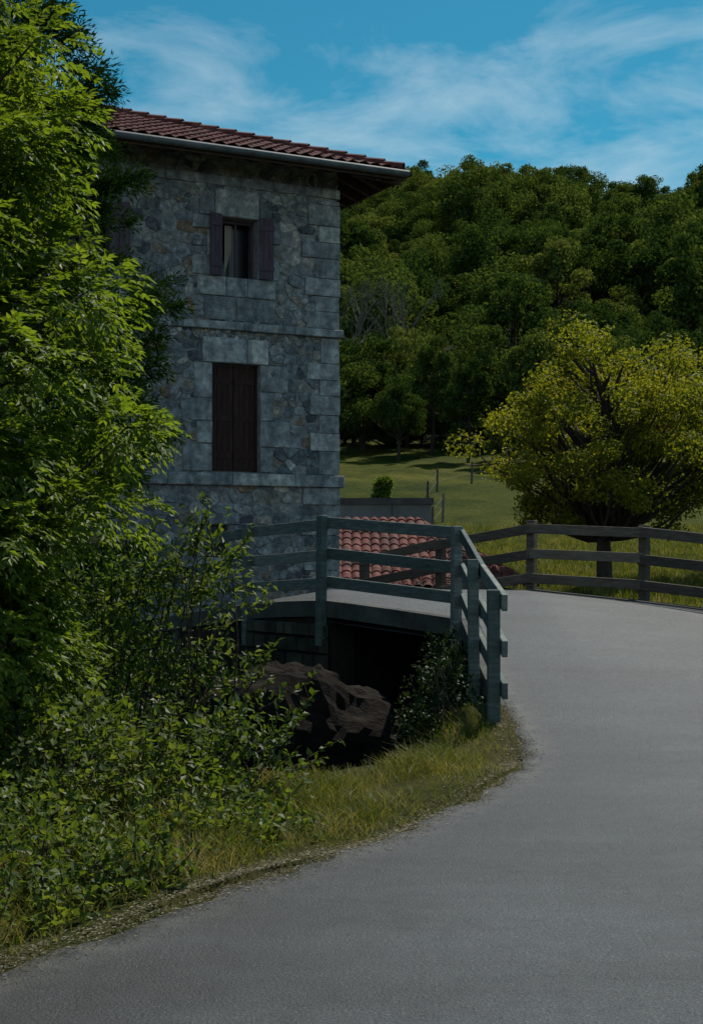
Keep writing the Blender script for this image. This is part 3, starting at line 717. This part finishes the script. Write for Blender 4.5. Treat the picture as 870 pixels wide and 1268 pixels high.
for (xx,yy,s) in ((-1.5,81,.7),(.6,84,.78),(2.6,78,.55),(4.6,82,.72),(6.2,76,.6),(9.6,74,.78),(13,73,.78),(17,76,.85),(22,76,.8),(8.2,86,.85),(27,78,.85),(3.4,88,.8)):
    o=bpy.data.objects.new('edge_tree',protos[int(RNG.integers(0,4))]); o.location=(xx,yy,float(terr(np.array(xx),np.array(yy)))-.1); o.scale=(s,s,s*1.05); o.rotation_euler=(0,0,RNG.uniform(0,6)); link(o,edge)
def bare(name,loc,h):
    b=B()
    def rec(p,d,l,r,dep):
        p1=p+d*l; limb(b,p,p1,r,r*.65,3,.1,n=4)
        if dep==0: return
        for _ in range(3): rec(p1 if random.random()<.6 else p+d*l*.7,unit(d+RNG.normal(0,.34,3)+np.array([0,0,.22])),l*.68,r*.55,dep-1)
    rec(np.array([0,0,-.3]),np.array([0,0.05,1.]),h*.34,h*.013,5)
    o=b.obj(name,[simple_noise_mat('bare_bark',[(0.3,(0.08,0.074,0.062)),(0.7,(0.18,0.165,0.14))],4)]); o.location=loc
for (xx,yy,h) in ((.1,90,12.5),(3.6,91,12.5)):
    bare('bare_tree',(xx,yy,float(terr(np.array(xx),np.array(yy)))),h)
shrub('meadow_shrub',(1.05,50,float(terr(np.array(1.05),np.array(50.)))),[(0,0,.9,.38,.45),(.1,0,1.35,.3,.25),(-.15,0,.45,.3,.4)],.13,.10,M_shrub,1500,4,.3)
shrub('garden_bush',(-.1,42,1.2),[(0,0,1.0,.8,.7),(-.9,0,1.3,.7,.6)],.12,.09,M_shrub,300,4,.3)
mf=empty('meadow_post_fence'); b=B(); pr=None
for i,(xx,yy) in enumerate([(2.6,46),(3.2,50),(2.9,54.5),(3.6,60),(5.4,64),(8.5,67),(12,69)]):
    z0=float(terr(np.array(xx),np.array(yy))); b.tube([(xx,yy,z0-.3),(xx+.03,yy,z0+1.0)],[.055,.045],7)
    if pr:
        for h in (.5,.85): b.tube([(pr[0],pr[1],pr[2]+h),(xx,yy,z0+h)],[.008,.008],4)
    pr=(xx,yy,z0)
b.obj('posts_and_wires',[M_rail2],mf)

# ---------------------------------------------------------------- rock
import bmesh
from mathutils import noise as mn
bm=bmesh.new(); bmesh.ops.create_icosphere(bm,subdivisions=5,radius=1)
for v in bm.verts:
    p=v.co.copy(); k=1+.35*mn.noise(p*1.1+Vector((3,1,2)))+.14*mn.noise(p*3.1)+.07*mn.noise(p*9)
    v.co=Vector((p.x*k*1.2,p.y*k*1.2,p.z*k*1.25))
    v.co.z=math.floor(v.co.z*5)/5*.15+v.co.z*.85
me=bpy.data.meshes.new('rock'); bm.to_mesh(me); bm.free(); me.materials.append(M_rock)
o=bpy.data.objects.new('river_rock',me); o.location=(-.55,16.4,-1.0); o.rotation_euler=(0.05,.25,.6); link(o)

# ---------------------------------------------------------------- grass
def grass(name,P,h,w,mat,lean=.35):
    n=len(P); a=RNG.uniform(0,2*math.pi,n); S=np.stack([np.cos(a),np.sin(a),np.zeros(n)],1)
    ld=RNG.normal(0,lean,(n,3)); ld[:,2]=0
    h=h[:,None]; w=w[:,None]; up=np.array([0,0,1.])
    v0=P-S*w/2; v1=P+S*w/2; mid=P+up*h*.55+ld*h*.35; tip=P+up*h*.95+ld*h*1.0
    V2=np.stack([v0,v1,mid+S*w*.35,mid-S*w*.35,tip+S*.0008,tip-S*.0008],1).reshape(-1,3); i=np.arange(n)*6
    F=np.concatenate([np.stack([i,i+1,i+2,i+3],1),np.stack([i+3,i+2,i+4,i+5],1)])
    return np_obj(name,V2,F,[mat])
n=190000; x=RNG.uniform(-5,1.6,n); y=RNG.uniform(2.5,13.6,n); d,s=pdist(x,y,La)
cl=np.sin(x*4.1+y*2.3)+np.sin(x*7.7-y*5.1); c2=np.sin(x*2.3-y*3.1+1)+np.sin(x*5.9+y*1.7)
edgew=.03+.10*(c2>.2)*RNG.uniform(0,1,n)+.22*sstep(9.5,11.5,y)*RNG.uniform(0,1,n)
keep=(s>0)&(d<2.3)&(d>edgew)&(RNG.uniform(0,1,n)<np.where(d<.25,.55,1))&(RNG.uniform(0,1,n)<.55+.22*cl+.12*c2)
x=x[keep];y=y[keep];d=d[keep];cl=cl[keep]; z=terr(x,y)
hh=(.025+.065*np.clip(d/.6,0,1))*RNG.uniform(.4,1.4,len(x))*(1+.35*cl)
grass('verge_grass',np.stack([x,y,z-.005],1),np.abs(hh)+.015,RNG.uniform(.003,.007,len(x)),M_grass,.7)
n=16000; k=RNG.integers(0,int(len(Ls2)*.62),n); base=Ls2[k]; x=base[:,0]+RNG.normal(-.03,.07,n); y=base[:,1]+RNG.normal(0,.12,n)
m=(y>3)&(y<13); x=x[m];y=y[m]; ins=inside(x,y,POLY); z=np.where(ins,zr(x,y)+.004,terr(x,y)+.004); n=len(x)
a=RNG.uniform(0,6.28,n); D=np.stack([np.cos(a),np.sin(a),RNG.uniform(0,.25,n)],1)
leafobj('roadside_litter',leafgeo(np.stack([x,y,z],1),D,np.tile([0,0,1.],(n,1))+RNG.normal(0,.2,(n,3)),RNG.uniform(.01,.035,n),RNG.uniform(.003,.009,n)),M_dry,None)
n=90000; x=RNG.uniform(1.5,16,n); y=21+RNG.uniform(0,1,n)**1.3*28
ins=inside(x,y,POLY); d,s=pdist(x,y,Ra); keep=(~ins)&(s<0)&(d>.15)&~((x<3.9)&(y>27.7)&(y<32)); x=x[keep];y=y[keep]
grass('meadow_grass',np.stack([x,y,terr(x,y)-.01],1),RNG.uniform(.05,.22,len(x)),RNG.uniform(.012,.025,len(x)),M_grass)

# ---------------------------------------------------------------- light & sky
AZ,EL=38,54
sd=Vector((math.sin(rad(AZ))*math.cos(rad(EL)),math.cos(rad(AZ))*math.cos(rad(EL)),math.sin(rad(EL))))
sun=bpy.data.lights.new('sun','SUN'); sun.energy=5.0; sun.angle=rad(.5); sun.color=(1,.95,.84)
so=bpy.data.objects.new('sun',sun); so.rotation_euler=sd.to_track_quat('Z','Y').to_euler(); link(so)
w=bpy.data.worlds.new('World'); scene.world=w; w.use_nodes=True; nt=w.node_tree; nt.nodes.clear()
def wn(t,**k):
    n=nt.nodes.new(t)
    for a,v in k.items(): setattr(n,a,v)
    return n
out=wn('ShaderNodeOutputWorld'); bg=wn('ShaderNodeBackground'); bg.inputs[1].default_value=.09
sky=wn('ShaderNodeTexSky'); sky.sky_type='NISHITA'; sky.sun_disc=False; sky.sun_elevation=rad(EL); sky.sun_rotation=rad(AZ); sky.air_density=1.0; sky.dust_density=.2; sky.ozone_density=2.0
tint=wn('ShaderNodeMix',data_type='RGBA',blend_type='MULTIPLY'); tint.inputs[0].default_value=1; tint.inputs[7].default_value=(.2,.84,.86,1)
nt.links.new(sky.outputs[0],tint.inputs[6])
tc=wn('ShaderNodeTexCoord'); sp=wn('ShaderNodeSeparateXYZ'); nt.links.new(tc.outputs['Generated'],sp.inputs[0])
def wm(op,a,b_=0.0):
    n=wn('ShaderNodeMath',operation=op)
    for s_,v in ((n.inputs[0],a),(n.inputs[1],b_)):
        if isinstance(v,bpy.types.NodeSocket): nt.links.new(v,s_)
        else: s_.default_value=v
    return n.outputs[0]
zc=wm('ADD',wm('MAXIMUM',sp.outputs[2],0.0),.08)
cb=wn('ShaderNodeCombineXYZ'); nt.links.new(wm('DIVIDE',sp.outputs[0],zc),cb.inputs[0]); nt.links.new(wm('DIVIDE',sp.outputs[1],zc),cb.inputs[1])
mp=wn('ShaderNodeMapping'); mp.inputs['Scale'].default_value=(.9,.75,1); mp.inputs['Rotation'].default_value=(0,0,.35); mp.inputs['Location'].default_value=(5.1,.7,0); nt.links.new(cb.outputs[0],mp.inputs[0])
nz=wn('ShaderNodeTexNoise'); nz.inputs['Scale'].default_value=3.0; nz.inputs['Detail'].default_value=10; nz.inputs['Roughness'].default_value=.62; nz.inputs['Distortion'].default_value=.4; nt.links.new(mp.outputs[0],nz.inputs[0])
fill_cloud=wm('MULTIPLY',wm('MAXIMUM',wm('MULTIPLY',sp.outputs[1],-1.0),0.0),.32)  # extra unseen cloud behind the camera, added to brighten the shaded facade
low=wm('MULTIPLY',wm('MAXIMUM',wm('SUBTRACT',.33,sp.outputs[2]),-.12),1.2)
rp_=wn('ShaderNodeValToRGB'); rp_.color_ramp.elements[0].position=.46; rp_.color_ramp.elements[1].position=.92; rp_.color_ramp.elements[1].color=(.85,.85,.85,1); nt.links.new(wm('ADD',wm('ADD',nz.outputs[0],fill_cloud),low),rp_.inputs[0])
mx=wn('ShaderNodeMix',data_type='RGBA'); nt.links.new(rp_.outputs[0],mx.inputs[0]); nt.links.new(tint.outputs[2],mx.inputs[6]); mx.inputs[7].default_value=(6.4,8.0,8.9,1)
nt.links.new(mx.outputs[2],bg.inputs[0]); nt.links.new(bg.outputs[0],out.inputs[0])

# ---------------------------------------------------------------- camera
cam=bpy.data.cameras.new('camera'); co=bpy.data.objects.new('camera',cam); link(co)
co.location=(0,0,1.6); co.rotation_euler=(rad(91.5),0,0); cam.sensor_fit='VERTICAL'; cam.sensor_height=36; cam.lens=50; cam.clip_end=5000; cam.clip_start=.1
scene.camera=co
scene.view_settings.view_transform='Standard'; scene.view_settings.look='None'; scene.view_settings.exposure=0
